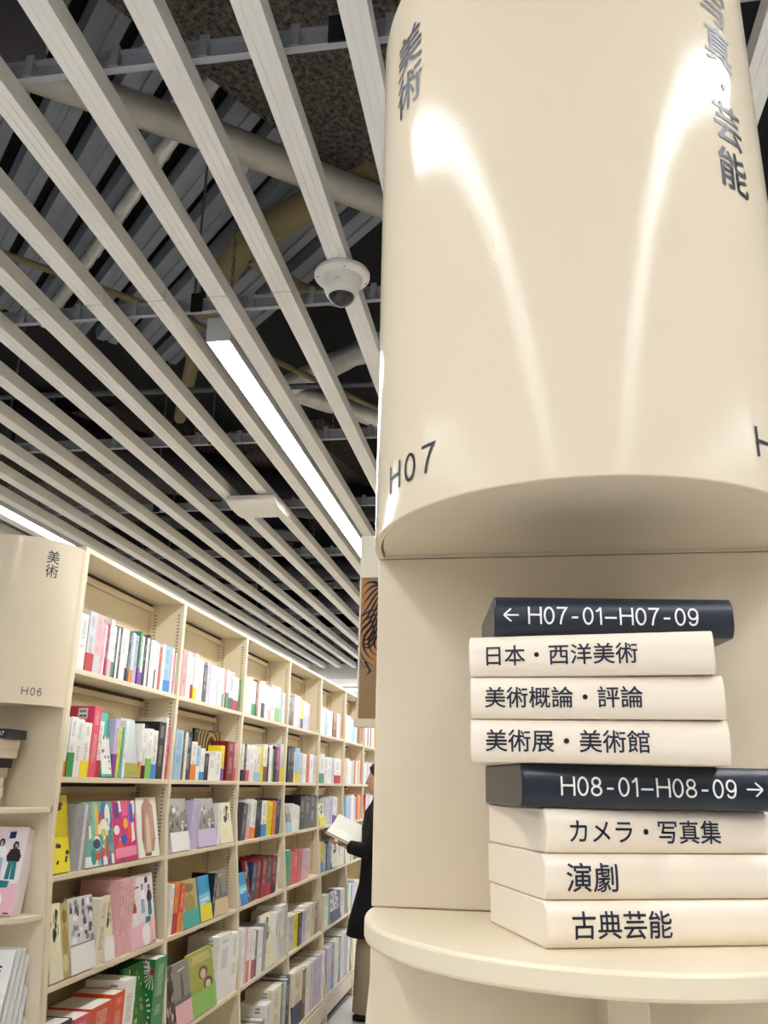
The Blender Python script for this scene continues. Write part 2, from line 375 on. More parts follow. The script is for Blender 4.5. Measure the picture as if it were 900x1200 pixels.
for i, (px, X, Y) in enumerate(((0, -1.9, 5.3), (1, -2.6, 6.0), (2, -1.2, 6.2), (3, -2.0, 7.0))):
    o = MB().box(-.5, .5, -.12, .12, 0, .16).build('ceiling_unit', M_WRAPD, None, (X, Y, 1.62+.04*i), bevel=.01); o.rotation_euler = (0, 0, .5-.35*i)
    tag(o, ('dark boxy duct above the slats behind the square panel', 'dark boxy duct above the far left bookcase top', 'dark boxy duct left of the long ceiling light',
            'dark boxy duct furthest back above the slats')[i], 'duct')

# --- linear luminaires
rowname = ('behind the left bookcase', 'above the aisle', 'right of the curved sign drum', 'at the far right')
segname = ('well behind the viewer', 'just behind the viewer', 'nearer length in front', 'farther length in front')
for i, x in enumerate(LIGHT_ROWS):
    for j, (a, b) in enumerate(LIGHT_SEGS):
        t = empty('linear_light', (x, a, 1.24)); L = b-a
        MB().box(-.033, .033, .004, L-.004, .0015, .006).build('diffuser', M_TUBE, t)
        hm = MB(); hm.box(-.0365, .0365, 0, L, .0065, .075); hm.box(-.0365, -.0335, 0, L, -.001, .0065); hm.box(.0335, .0365, 0, L, -.001, .0065); hm.build('housing', M_HOUSE, t)
        for s, nm in ((0, 'end_cap'), (1, 'end_cap')): MB().box(-.037, .037, s*L-.003, s*L+.003, .0, .077).build(nm, M_HOUSE, t)
        tag(t, 'long white linear ceiling light %s, %s' % (rowname[i], segname[j]), 'ceiling light')

for y, lb in ((10.35, 'long white light bar under the far white soffit, nearer one'), (12.2, 'long white light bar under the far white soffit, farther one')):  # light bars added to brighten the soffit and the far end
    t = empty('added_soffit_light', (-1.6, y, 1.09)); MB().box(-1.9, 1.9, -.05, .05, 0, .01).build('diffuser', M_TUBE, t); MB().box(-1.92, 1.92, -.06, .06, .011, .039).build('housing', M_HOUSE, t)
    tag(t, lb, 'ceiling light')
# chain hanging left of the luminaire
ch = MB()
for i in range(36):
    z = -.018*i; a = i % 2
    P = [((.006*math.cos(t) if a else 0), (0 if a else .006*math.cos(t)), z+.0125*math.sin(t)) for t in [2*PI*k/8 for k in range(9)]]
    ch.tube(P, .0016, 5, caps=False)
ch.build('chain', M_ROD, None, (-1.01, 2.62, 2.0)); bpy.data.objects['chain']['kind'] = 'stuff'
tag(bpy.data.objects['chain'], 'thin steel chain hanging above the slats left of the long light', 'chain')
# --- dome camera on a slat
dc = empty('dome_camera', (-.425, 1.865, 1.17))
MB().lathe([(.001, .08), (.067, .08), (.071, .074), (.071, .066), (.066, .06), (.001, .06)], (0, 0, 0), 48).build('mount_ring', M_WHITE, dc, auto=30)
MB().lathe([(.001, .062), (.052, .062), (.05, .05), (.045, .03), (.040, .018), (.034, .014), (.001, .014)], (0, 0, 0), 48).build('housing', M_WHITE, dc, auto=35)
M_DOME = plain('smoked_dome', '#0B0B10', .05, spec=.8)
MB().lathe([(.034, .018)]+[(.034*math.cos(a), .018-.034*math.sin(a)) for a in [PI/2*i/10 for i in range(1, 10)]]+[(.001, -.016)], (0, 0, 0), 40).build('dome', M_DOME, dc, auto=60)
MB().lathe([(.0345, .019), (.037, .017), (.037, .012), (.0345, .01)], (0, 0, 0), 40).build('dome_rim', M_WHITE, dc, auto=60)
for a in (.4, 1.9, 3.5, 5.0): MB().lathe([(.0001, 0), (.002, 0), (.002, .001), (.0001, .001)], (.062*math.cos(a), .062*math.sin(a), .0585), 8).build('screw', M_DARK, dc)
letter_mesh('lettering', 'alhua', lambda x, y, w, h: (-.008+x*.0045, -.0475+.004*0, .036+y*.0045), M_INKG, dc)
tag(dc, 'white dome security camera with dark lens under a slat', 'security camera')
# --- square white panel
ap = empty('ceiling_panel', (-1.19, 3.66, 1.20))
pr = [(-.13, .042), (-.13, .018), (-.105, .007), (-.05, .001), (.05, .001), (.105, .007), (.13, .018), (.13, .042)]
MB().prism([(y, z) for y, z in pr], -.115, .115, 'x').build('shell', plain('matt_white', '#F0EEE8', .6), ap, bevel=.004)
MB().tube([(0, .02, .044), (0, .02, .12)], .012, 10).build('stem', M_DARK, ap)
MB().box(-.03, .03, -.01, .05, .044, .06).build('bracket', M_DARK, ap)
tag(ap, 'square white wireless panel hanging under the slats', 'ceiling device')

# ================================================================== book gondolas
XF, DEP, BAY, Y0 = -1.4544, .155, .90, 2.645
LV = (.7594, .3527, .0079, -.2842, -.5895, -.9414, -1.3396)
FLARE, ZB, FLOOR = .0911, -.15, -1.51
def xf(z): return max(0, ZB-z)*FLARE
ORD = ['nearest', 'second', 'third', 'fourth', 'fifth', 'sixth', 'seventh']
slots = MB()
for z in [-.92+.0145*i for i in range(112)]:
    if min(abs(z-l+.01) for l in LV) > .03: slots.box(-.006, .006, -.0005, .0005, z, z+.0055)
slot_me = slots.mesh('slot_strip', M_SLOTL)
def bookcase(k, mirror=False, cx=-1.6424, label=''):
    """one 0.9 m bay; local x grows towards the aisle it faces, origin on the floor at its near back corner"""
    t = empty('bookcase', (cx, Y0+BAY*k, FLOOR)) if not mirror else empty('bookcase', (cx, .806+BAY*k, FLOOR))
    sgn = -1 if mirror else 1
    def X(x): return sgn*x
    F = .188                                            # front edge above the centre line
    def bx(mb, x0, x1, y0, y1, z0, z1):
        a, b = sorted((X(x0), X(x1))); mb.box(a, b, y0, y1, z0-FLOOR, z1-FLOOR)
    def side(y):
        m = MB(); pts = [(X(.0), 0), (X(F+xf(-1.51)), 0), (X(F+xf(-1.51)), 0+.0), (X(F), ZB-FLOOR), (X(F), LV[0]-FLOOR), (X(.0), LV[0]-FLOOR)]
        pts.pop(2); m.prism(pts, y, y+.028, 'y'); return m.build('side_panel', M_SHELF, t, bevel=.0015)
    side(-.014)
    if k == 6: side(BAY-.014)
    m = MB(); bx(m, .018, .030, .0145, BAY-.0145, -1.45, LV[0]-.02); m.build('back_panel', M_BACK, t)
    for i, z in enumerate(LV):
        m = MB(); d = F+xf(z)-.003; bx(m, .031 if i else .0, d+.0025*(i == 0), .0145, BAY-.0145, z-.018, z)
        m.build('top_panel' if i == 0 else ('base_top' if i == 6 else 'shelf'), M_SHELF, t, bevel=.0015)
        if i < 6:
            m = MB(); bx(m, .031, .040, .016, BAY-.016, z-.032, z-.0185); m.build('shelf_shade_strip', M_SLOT, t)  # solid dark strip standing in for the shade below the board
            m = MB(); bx(m, .031, .048, .016, BAY-.016, z-.054, z-.033); m.build('back_rail', M_SHELF, t)
    m = MB(); bx(m, F+xf(-1.34)-.01, F+xf(-1.34)+.004, .0145, BAY-.0145, -1.455, -1.36); m.build('base_panel', M_SHELF, t, bevel=.001)
    m = MB(); bx(m, .05, F+xf(-1.5)-.05, .0145, BAY-.0145, -1.51, -1.457); m.build('toe_kick', M_DARK, t)
    for x in (F-.022, .058):
        o = link('slot_strip', slot_me, t); o.location = (X(x), BAY-.0152, -FLOOR)
        o['kind'] = 'stuff'
    return tag(t, label, 'bookcase', None)
for k in range(7):
    bookcase(k, False, -1.6424, '%s bay of the cream bookcase row on the left' % ORD[k])
for k in range(7):
    bookcase(k, True, .057, '%s empty bay of the bookcase row behind the large sign drum' % ORD[k])

# ------------------------------------------------------------------ end cap with curved drum
def ellipse(cx, cy, a, b, n=48, t0=-PI, t1=0): return [(cx+a*math.cos(t0+(t1-t0)*i/n), cy+b*math.sin(t0+(t1-t0)*i/n)) for i in range(n+1)]
EA, EB = .188, .21
_th = [-PI+PI*i/720 for i in range(721)]; _ep = [(EA*math.cos(t), EB*math.sin(t)) for t in _th]; _al = [0]
for p, q in zip(_ep, _ep[1:]): _al.append(_al[-1]+math.hypot(q[0]-p[0], q[1]-p[1]))
def on_drum(s, off=.0006):
    s = max(0, min(_al[-1]-1e-6, s)); i = min(719, int(s/_al[-1]*720))
    while i > 0 and _al[i] > s: i -= 1
    while i < 719 and _al[i+1] < s: i += 1
    u = (s-_al[i])/(_al[i+1]-_al[i]); x = _ep[i][0]*(1-u)+_ep[i+1][0]*u; y = _ep[i][1]*(1-u)+_ep[i+1][1]*u
    n = Vector((x/EA**2, y/EB**2)).normalized(); return x+n.x*off, y+n.y*off
def drum_text(parent, text, s0, z0, width, mat, bold=.01, spacing=1.0):
    def fn(x, y, w, h):
        k = width/w; X, Y = on_drum(s0+x*k); return (X, Y, z0+y*k)
    return letter_mesh('lettering', text, fn, mat, parent, bold, spacing, sub=.12)
def drum_code(parent, text, s0, z0, width, cap, mat, gap=.3):
    def fn(x, y, w, h):
        X, Y = on_drum(s0+x*width/w); return (X, Y, z0+y*cap)
    return stroke_mesh('lettering', text, fn, mat, parent, gap)
def end_cap(cx, Yp, zb, zt, zs, th, label):
    t = empty('end_cap_unit', (cx, Yp, 0))
    outer = ellipse(0, 0, EA, EB, 96); inner = ellipse(0, 0, EA-.006, EB-.006, 96)
    MB().prism(outer+inner[::-1], zb, zt, 'z').build('sign_drum', M_LAM, t, auto=30, bevel=.001)
    MB().prism(ellipse(0, -.001, EA-.0075, EB-.0085, 64), zb+.003, zb+.015, 'z').build('drum_underside', M_LAM, t)
    MB().prism(ellipse(0, -.001, EA-.0075, EB-.0085, 64), zt-.015, zt-.004, 'z').build('drum_top', M_LAM, t)
    MB().box(-EA, EA, .0005, .0135, zs+.0002, zb-.0005).build('back_panel', M_LAM, t, bevel=.0012)
    MB().box(-EA, EA, .0005, .0135, zb, zt).build('upper_back_panel', M_LAM, t)
    sp = [(-EA, .0)]+ellipse(0, -.01, EA, EB+.002, 96)[0:]+[(EA, .0)]
    MB().prism(sp, zs-th, zs, 'z').build('round_shelf', M_SHELF, t, auto=30, bevel=.0025)
    w = EA+xf(FLOOR)
    def hw(z): return EA+xf(z)
    MB().prism([(-w, FLOOR), (w, FLOOR), (EA, ZB), (EA, zs-th-.0005), (-EA, zs-th-.0005), (-EA, ZB)], .0005, .0135, 'y').build('lower_panel', M_LAM, t, bevel=.0012)
    return t
h07 = end_cap(.057, .775, .204, .757, -.097, .0155, '')
tag(h07, 'large cream end-of-row unit with curved sign drum and rounded shelf', 'display unit')
drum_code(h07, 'H07', .1135, .2305, .069, .0235, M_INK)
for i, ch in enumerate('美術'): drum_text(h07, ch, .1175, .650-.047*i, .0455, M_INK, .008)
for i, ch in enumerate('写真・芸能'):
    wd = .0385 if ch != '・' else .006
    drum_text(h07, ch, .454-wd/2, .650-(.012, .0575, .0835, .1405, .1865)[i], wd, M_INK, .008)
drum_code(h07, 'H08', .438, .2305, .069, .0235, M_INK)
MB().box(-.009, .017, -.14, -.0005, FLOOR, -.115).build('support_fin', M_LAM, h07, bevel=.001)

h06 = end_cap(-1.6424, 2.616, .2175, .742, -.083, .016, '')
tag(h06, 'smaller distant end-of-row unit with curved sign drum at the left edge', 'display unit')
drum_code(h06, 'H06', .455, .2445, .064, .0235, M_INKG)
for i, ch in enumerate('美術'): drum_text(h06, ch, .475, .664-.046*i, .043, M_INKG, .004)
for z, b in ((-.385, .15), (-.72, .17), (-1.08, .19)):
    w = EA+xf(z)-.004
    MB().prism([(-w, 0)]+ellipse(0, -.01, w, b, 64)+[(w, 0)], z-.016, z, 'z').build('lower_shelf', M_SHELF, h06, auto=30, bevel=.002)

# ------------------------------------------------------------------ dummy sign books
def spine_y(u, bulge=.0055):                       # u in 0..1 over the thickness
    v = abs(2*u-1); return -bulge*(1-v**3.2)
def sign_block(name, loc, rz, L, D, T, mat, text, tx0, tx1, tmat, label, group, arrow=None, bold=.007):
    n = 14
    prof = [(D, T), (D, 0)]+[(spine_y(i/n)+.0055, T*i/n) for i in range(n+1)]
    o = MB().prism(prof, 0, L, 'x').build(name, mat, None, loc, auto=35, bevel=.0012); o.rotation_euler = (0, 0, rz)
    def put(txt, a, b, bo):
        def fn(x, y, w, h):
            k = (b-a)/w; z = T*.5+(y-h/2)*k; return (a+x*k, spine_y(min(1, max(0, z/T)))+.0055-.0004, z)
        letter_mesh('lettering', txt, fn, tmat, o, bo, 1.0, sub=.3)
    if text and text[0] in 'H-':
        cap = .0122
        stroke_mesh('lettering', text, lambda x, y, w, h: (tx0+(tx1-tx0)*x/w, spine_y((T*.5+(y-.5)*cap)/T)+.0055-.0004, T*.5+(y-.5)*cap), tmat, o)
    elif text: put(text, tx0, tx1, bold)
    if arrow:
        a, b, s = arrow; m = MB(); zc = T*.5; hh = .0045; wd = .0006; yy = .0055-.0055-.0004
        tip = a if s < 0 else b
        m.add([(a, yy, zc-wd), (b, yy, zc-wd), (b, yy, zc+wd), (a, yy, zc+wd)], [(0, 1, 2, 3)])
        for q in (1, -1):
            e = Vector((tip-s*hh*1.15, yy, zc+q*hh)); p = Vector((tip, yy, zc)); dn = (e-p).normalized(); nn = Vector((-dn.z, 0, dn.x))*wd
            m.add([p+nn, e+nn, e-nn, p-nn], [(0, 1, 2, 3)])
        m.build('arrow', tmat, o)
    return tag(o, label, 'sign block', group)
TT = .0280; zb0 = -.0968
def blk(i, x, y, deg, L, mat, text, t0, t1, tm, label, arrow=None, bold=.007, D=.118):
    sign_block('sign_block', (x, y, zb0+(8-i)*.0283), math.radians(deg), L, D, TT, mat, text, t0, t1, tm, label, 'stacked sign blocks on the near shelf', arrow, bold)
blk(8, .011, .606, 20, .168, M_BLOCK, '古典芸能', .0170, .0855, M_INK, 'cream sign block at the bottom of the near stack')
blk(7, .011, .607, 20.5, .168, M_BLOCK, '演劇', .0145, .0500, M_INK, 'cream sign block second from the bottom of the near stack')
blk(6, .013, .608, 21, .168, M_BLOCK, 'カメラ・写真集', .0160, .1260, M_INK, 'cream sign block just below the lower navy block')
blk(5, -.002, .604, 14.5, .180, M_NAVY, 'H08-01–H08-09', .0260, .1480, M_WINK, 'navy sign block H08-01 to H08-09 in the middle of the stack', (.1550, .1665, 1), .004)
blk(4, -.036, .600, -2, .1665, M_BLOCK, '美術展・美術館', .0105, .1165, M_INK, 'cream sign block resting directly on the lower navy block')
blk(3, -.036, .600, -4, .1650, M_BLOCK, '美術概論・評論', .0105, .1140, M_INK, 'cream sign block third from the top of the near stack')
blk(2, -.0365, .601, -7, .1610, M_BLOCK, '日本・西洋美術', .0125, .1130, M_INK, 'cream sign block directly under the top navy block')
blk(1, -.018, .598, 7, .1655, M_NAVY, 'H07-01–H07-09', .0235, .1410, M_WINK, 'navy sign block H07-01 to H07-09 topping the near stack', (.0065, .0170, -1), .004)
# the same kind of stack on the distant unit
zs6 = -.0828
for i, (mt, xr, tx, lb) in enumerate((
        (M_BLOCK, -1.600, '', 'cream sign block lowest in the distant stack on the left'), (M_BLOCK, -1.596, '', 'cream sign block second up in the distant left stack'),
        (M_BLOCK, -1.600, '', 'cream sign block third up in the distant left stack'), (M_BLOCK, -1.590, '', 'cream sign block fourth up, under the distant middle navy block'),
        (M_NAVY, -1.580, '', 'navy sign block in the middle of the distant left stack'), (M_BLOCK, -1.566, '', 'cream sign block below the top of the distant stack'),
        (M_BLOCK, -1.563, '', 'cream sign block second from the top of the distant stack'), (M_NAVY, -1.543, '-07', 'navy sign block ending in 07 on top of the distant stack'))):
    sign_block('sign_block', (xr-.165, 2.455, zs6+i*.0283), math.radians((-2, 1, -3, 2, -2, 1, -1, 2)[i]), .165, .118, TT, mt, tx, .128, .156, M_WINK, lb, 'stacked sign blocks on the distant shelf', None, .004)

# ------------------------------------------------------------------ hanging picture panel on the aisle face behind the drum
M_COP = plain('copper_print', '#B57B45', .5, var=.3, vscale=18)
hp = empty('display_panel', (-.131, 1.70, .108))
MB().box(-.194, -.001, 0, .012, .016, .39).build('board', plain('panel_cream', '#EDE6D6', .5), hp, bevel=.001)
MB().box(-.1965, -.001, -.012, .014, 0, .0155).build('ledge', M_SHELF, hp, bevel=.001)
MB().box(-.190, -.004, -.002, -.0005, .017, .30).build('picture_ground', plain('panel_brown', '#9A7B55', .5, var=.08), hp)
pts = [(-.190, .298), (-.176, .292), (-.158, .275), (-.147, .25), (-.142, .22), (-.05, .2), (-.01, .26), (-.01, .12), (-.1, .115), (-.148, .112), (-.178, .13), (-.190, .152)]
MB().prism([(x, z) for x, z in pts][::-1], -.0034, -.0022, 'y').build('striped_print', M_COP, hp)
sk = MB()
def rib(P, w):
    n = len(P)
    L_ = []; R_ = []
    for i, p in enumerate(P):
        a = P[max(0, i-1)]; b = P[min(n-1, i+1)]; d = Vector((b[0]-a[0], b[1]-a[1])).normalized(); k = w*math.sin(PI*(i+.15)/(n-.7))*.5
        L_.append((p[0]-d.y*k, -.0038, p[1]+d.x*k)); R_.append((p[0]+d.y*k, -.0038, p[1]-d.x*k))
    v = [(min(-.006, max(-.189, a)), b, min(.292, max(.112, c))) for a, b, c in L_+R_]; sk.add(v, [(i, i+1, n+i+1, n+i) for i in range(n-1)])
for i in range(11):
    t = i/10; rib([(-.188+.045*u, .165+.115*t+.055*u*u*(1.1-t)-.02*math.sin(3*u+t*4)) for u in [q/10 for q in range(11)]], .0045)
for i in range(7):
    r = .008+.011*i; rib([(-.142+r*math.cos(a), .165+r*.95*math.sin(a)) for a in [1.2+q*.26 for q in range(13)]], .005)
for i in range(6):
    r = .02+.014*i; rib([(-.03+r*math.cos(a), .17+r*.95*math.sin(a)) for a in [.8+q*.3 for q in range(14)]], .005)
sk.build('print_strokes', M_BLACK, hp)
dk = MB()
for i in range(7):
    a = -.182+i*.022; dk.prism([(a, .128-i*.004), (a+.006, .128-i*.004), (a+.017, .108-i*.004), (a+.006, .1-i*.004), (a+.012, .11-i*.004)], -.0034, -.0022, 'y')
dk.build('dark_marks', M_BLACK, hp)
MB().box(-.150, -.01, -.003, -.0005, .305, .388).build('info_card', M_STICK, hp)
MB().box(-.12, -.113, -.0036, -.0031, .33, .345).build('card_print', M_INKG, hp)
MB().tube([(-.125, .006, -.001), (-.13, .006, -.03), (-.135, .0, -.048), (-.12, -.004, -.058), (-.11, .006, -.03)], .0018, 6).build('wire_hook', M_DARK, hp)
tag(hp, 'cream panel with a dark-striped brown picture beside the large unit', 'display panel')

# ================================================================== books
NB = [0]
BARS = MB()
for r in range(2):
    random.seed(3+r); x = 0
    while x < .026:
        w = random.choice((.0006, .001, .0016)); BARS.box(x, x+w, -.0008, -.0004, .016*r, .016*r+.009); x += w+random.choice((.0006, .001))
bars_me = BARS.mesh('barcode', M_BLACK); lab_me = MB().box(-.004, .031, -.0004, 0, -.004, .031).mesh('price_label', M_STICK)
random.seed(11)
def book_mesh(t, h, d, detail):
    """spine faces +x at x=0, thickness along +y, stands on z=0; book runs back to x=-d"""
    c = .0016 if t > .008 else .001
    m = MB()
    m.box(-c, 0, 0, t, 0, h); m.box(-d, -c-.00005, 0, c, 0, h); m.box(-d, -c-.00005, t-c, t, 0, h)
    p = MB(); p.box(-d+.002, -c-.0001, c+.0001, t-c-.0001, .002, h-.002)
    if detail: return m.mesh('book', M_COVER), p.mesh('page_block', M_PAGES)
    m.cur = 1; m.box(-d+.002, -c-.0001, c+.0001, t-c-.0001, .002, h-.002)
    return m.mesh('book', [M_COVER, M_PAGES]), None
PR = {}
def _m(h):
    k = 'print_'+h
    return bpy.data.materials.get(k) or plain(k, '#'+h, .35)
def scat(cols, n, seed, kinds='ep', lo=.04, hi=.12, u0=.05, u1=.95, v0=.05, v1=.95, tall=1.0):
    r = random.Random(seed); o = []
    for i in range(n):
        cx = r.uniform(u0, u1); cz = r.uniform(v0, v1); a = r.uniform(lo, hi); b = r.uniform(lo, hi)*tall*.7; c = r.choice(cols)
        o.append((c, 'e', cx, cz, a, b) if r.choice(kinds) == 'e' else (c, 'p', [(cx-a, cz-b), (cx+a*.8, cz-b*.7), (cx+a*.5, cz+b), (cx-a*.7, cz+b*.8)]))
    return o
PR['tealill'] = ('5FAE98', [('E9F0EA', 'p', [(0, 0), (1, 0), (1, .16), (0, .16)])]+scat(['3E8F86', 'C7473B', 'F0E9DC', '3E6EA8', '7FC4B4'], 26, 1, tall=2.6)+[('E8B84A', 'p', [(.36, .45), (.46, .45), (.5, .95), (.38, .95)]), ('3A2C6A', 'e', .4, .34, .12, .08), ('F0E9DC', 'e', .68, .62, .14, .1), ('D6D84A', 'e', .66, .5, .1, .06), ('C7473B', 'e', .42, .15, .12, .06)])
PR['magill'] = ('D2266E', scat(['E2552F', '7A2C8A', 'E85A9A', 'F4E8EA'], 16, 2, tall=2.2)+[('F6A43A', 'e', .55, .62, .1, .09), ('2F4FB0', 'e', .45, .36, .13, .09), ('F4E8EA', 'e', .16, .52, .12, .08), ('5A2C8A', 'p', [(.1, .7), (.3, .72), (.28, .97), (.1, .97)]), ('3A50C0', 'p', [(.7, .62), (.9, .64), (.88, .95), (.72, .95)]), ('F08AA8', 'p', [(.05, .06), (.95, .08), (.95, .24), (.05, .22)])])
PR['hairill'] = ('F1ECE6', [('B98A80', 'p', [(.18, .3), (.25, .85), (.42, .97), (.62, .97), (.8, .85), (.85, .3), (.75, .1), (.3, .02)]), ('D9C3A0', 'p', [(.38, .08), (.62, .08), (.6, .62), (.5, .75), (.42, .62)]), ('9A6A60', 'p', [(.2, .3), (.3, .8), (.36, .8), (.3, .2)]), ('6A4438', 'p', [(.28, .02), (.6, .02), (.6, .07), (.3, .06)]), ('C89A90', 'p', [(.62, .3), (.66, .85), (.76, .82), (.8, .3)])])
PR['yelill'] = ('F2E02E', [('D3BF20', 'p', [(0, .45), (1, .45), (1, .97), (0, .97)]), ('25220F', 'e', .45, .83, .2, .035), ('25220F', 'e', .55, .88, .18, .03)]+scat(['25220F'], 7, 4, 'e', .05, .12, v0=.1, v1=.36, tall=.4))
PR['bwill'] = ('DAD7DA', scat(['3A3840', '8C8A92', '5A5660', 'F4F2F4', 'B0AEB4'], 34, 5, 'ep', .04, .1, v0=.4, v1=.95, tall=.9)+[('F6F5F6', 'p', [(0, 0), (1, 0), (1, .34), (0, .34)]), ('8E8AA0', 'p', [(0, .34), (1, .34), (1, .38), (0, .38)])])
PR['cream_ill'] = ('F0EACB', scat(['2F2D2B', '8A8470', '2F2D2B'], 9, 6, 'ep', .03, .12, v0=.5, v1=.95, tall=1.2)+scat(['D2B46A'], 6, 7, 'p', .06, .12, v0=.12, v1=.42, tall=.12))
PR['sandill'] = ('C2AC6E', [('A8914E', 'e', .5, .5, .32, .2), ('D8CC9A', 'e', .45, .2, .35, .12), ('8A7440', 'e', .5, .82, .3, .1)])
PR['greenill'] = ('2E7A3A', scat(['7FB04C', '1F5A2B', 'B8D08A', 'E8C8C0'], 40, 8, 'e', .02, .06))
PR['city'] = ('8F8A84', [('B8B4B0', 'p', [(0, .72), (1, .72), (1, 1), (0, 1)])]+scat(['4C4844', 'DAD6D0', '6A6660'], 22, 9, 'p', .03, .1, v0=.35, v1=.85)+[('F2F2F0', 'e', .3, .78, .09, .05)]+[('26262A', 'p', [(.25+.18*i, .05), (.33+.18*i, .05), (.33+.18*i, .12), (.25+.18*i, .12)]) for i in range(4)])
PR['greyfig'] = ('8C8880', [('5C5854', 'p', [(.42, .35), (.6, .35), (.58, .72), (.45, .72)]), ('4A4642', 'e', .51, .77, .05, .04), ('DAD8D2', 'p', [(.3, .86), (.75, .88), (.75, .9), (.3, .88)]), ('6C6864', 'p', [(0, .3), (1, .3), (1, .45), (0, .42)])])
PR['olive'] = ('A8AC4A', [('6A4A3C', 'e', .55, .62, .2, .11), ('E0C4A0', 'e', .55, .60, .12, .08), ('5A3A3C', 'e', .72, .42, .2, .1), ('E6CCA8', 'e', .72, .40, .12, .07), ('C9C178', 'p', [(.1, .8), (.9, .8), (.85, .94), (.15, .94)]), ('3F9FD0', 'e', .3, .14, .14, .06)])
PR['darkfem'] = ('4A3A3C', scat(['E2C4BC', '2E2428', 'A87878', 'D8A8A0', '1E1A1E'], 26, 12, 'ep', .05, .12))
PR['redpat'] = ('6A2530', scat(['E8DCD8', 'C23B45', '2A1A30'], 20, 13, 'ep', .05, .14))
PR['blueill'] = ('3F9FD0', [('8ED2EC', 'p', [(0, .35), (1, .4), (1, .62), (0, .58)]), ('F0F6F8', 'p', [(.15, .44), (.85, .46), (.85, .5), (.15, .48)]), ('F0F6F8', 'p', [(.15, .36), (.6, .37), (.6, .4), (.15, .39)])])
PR['goldface'] = ('15151C', [('C0A84E', 'r', .52, .52, r, r+.035) for r in (.08, .16, .24, .32, .40)]+[('C0A84E', 'p', [(.05+.09*i, .93), (.10+.09*i, .93), (.10+.09*i, .96), (.05+.09*i, .96)]) for i in range(9)])
PR['fernface'] = ('1F7A3C', [('F2EED8', 'p', [(.55, .42), (.55+.42*math.cos(a), .42+.26*math.sin(a)), (.55+.42*math.cos(a+.09), .42+.26*math.sin(a+.09))]) for a in [q*.26 for q in range(24)]]+[('F2DCC0', 'e', .55, .42, .1, .06), ('B02838', 'e', .55, .42, .075, .045)]+[('F2EED8', 'p', [(.95, .86), (.95-.3*math.cos(a), .86-.2*math.sin(a)), (.95-.3*math.cos(a+.1), .86-.2*math.sin(a+.1))]) for a in [q*.3-.8 for q in range(10)]]+[('B02838', 'e', .93, .86, .06, .04)])
PR['tealface'] = ('4FB79E', [('F3F1EA', 'p', [(.05, .04), (.95, .04), (.95, .62), (.05, .62)])]+scat(['B83A3A', 'C8A878', '3A4048', '8A8A88', '4FB79E'], 14, 15, 'ep', .05, .1, u0=.15, u1=.85, v0=.12, v1=.7, tall=.5))
PR['oliveface'] = ('CDD2D4', [('A9A63A', 'p', [(0, 0), (1, 0), (1, .24), (0, .24)]), ('8A8C30', 'p', [(.15, .06), (.85, .06), (.85, .08), (.15, .08)])])
PR['pinkface'] = ('E0446C', [('F2E23A', 'p', [(0, 0), (1, 0), (1, .33), (0, .33)]), ('8A2030', 'p', [(.05, .75), (.3, .76), (.3, .85), (.05, .84)])])
PR['blackface'] = ('1A1A1E', [('D9D9DC', 'p', [(0, 0), (1, 0), (1, .58), (0, .58)])]+scat(['5A5A60'], 12, 17, 'e', .02, .05, v0=.66, v1=.95))
def print_mesh(key, w, h, face):
    """flat printing on a cover: face '+x' (u along +y) or '-y' (u along +x, ending at the spine)"""
    bg, L = PR[key]; m = MB(); mats = [_m(bg)]; lv = [0]
    def P(u, v):
        u = min(1, max(0, u)); v = min(1, max(0, v)); e = .0003+.00012*lv[0]
        return (e, u*w, v*h) if face == '+x' else (-w+u*w, -e, v*h)
    m.add([P(0, 0), P(1, 0), P(1, 1), P(0, 1)], [(0, 1, 2, 3)])
    for i, it in enumerate(L):
        lv[0] = 1+i*.25; c = _m(it[0])
        if c not in mats: mats.append(c)
        m.cur = mats.index(c)
        if it[1] == 'p': p = it[2]; m.add([P(*q) for q in p], [tuple(range(len(p)))])
        elif it[1] == 'e': m.add([P(it[2]+it[4]*math.cos(2*PI*k/12), it[3]+it[5]*math.sin(2*PI*k/12)) for k in range(12)], [tuple(range(12))])
        else:
            n = 20; asp = w/h; A = [P(it[2]+r_*math.cos(PI*1.2*k/n-.1), it[3]+r_*asp*math.sin(PI*1.2*k/n-.1)*1.2) for r_ in (it[4], it[5]) for k in range(n+1)]
            m.add(A, [(k, k+1, n+2+k, n+1+k) for k in range(n)])
    me = bpy.data.meshes.new('cover_print'); me.from_pydata([tuple(v) for v in m.v], [], m.f)
    for q in mats: me.materials.append(q)
    me.polygons.foreach_set('material_index', m.m); return me
SHN = ['', 'top', 'second', 'third', 'fourth', 'fifth', 'bottom']
NUM = 'first second third fourth fifth sixth seventh eighth ninth tenth eleventh twelfth thirteenth fourteenth fifteenth sixteenth seventeenth eighteenth nineteenth twentieth'.split()+['twenty-'+x for x in 'first second third fourth fifth sixth seventh eighth ninth'.split()]+['thirtieth','thirty-first','thirty-second','thirty-third','thirty-fourth','thirty-fifth']
STUFF = MB(); STUFF_COLS = []
def yof(px, z, X):
    a, b = 1.0, 14.0
    for _ in range(40):
        c = (a+b)/2
        if px_of((X, c, z)) < px: a = c
        else: b = c
    return (a+b)/2
def tint(c, var=.05):
    c = lin(PAL[c]); k = 1+random.uniform(-var, var); return (min(1, c[0]*k), min(1, c[1]*k), min(1, c[2]*k), 1)
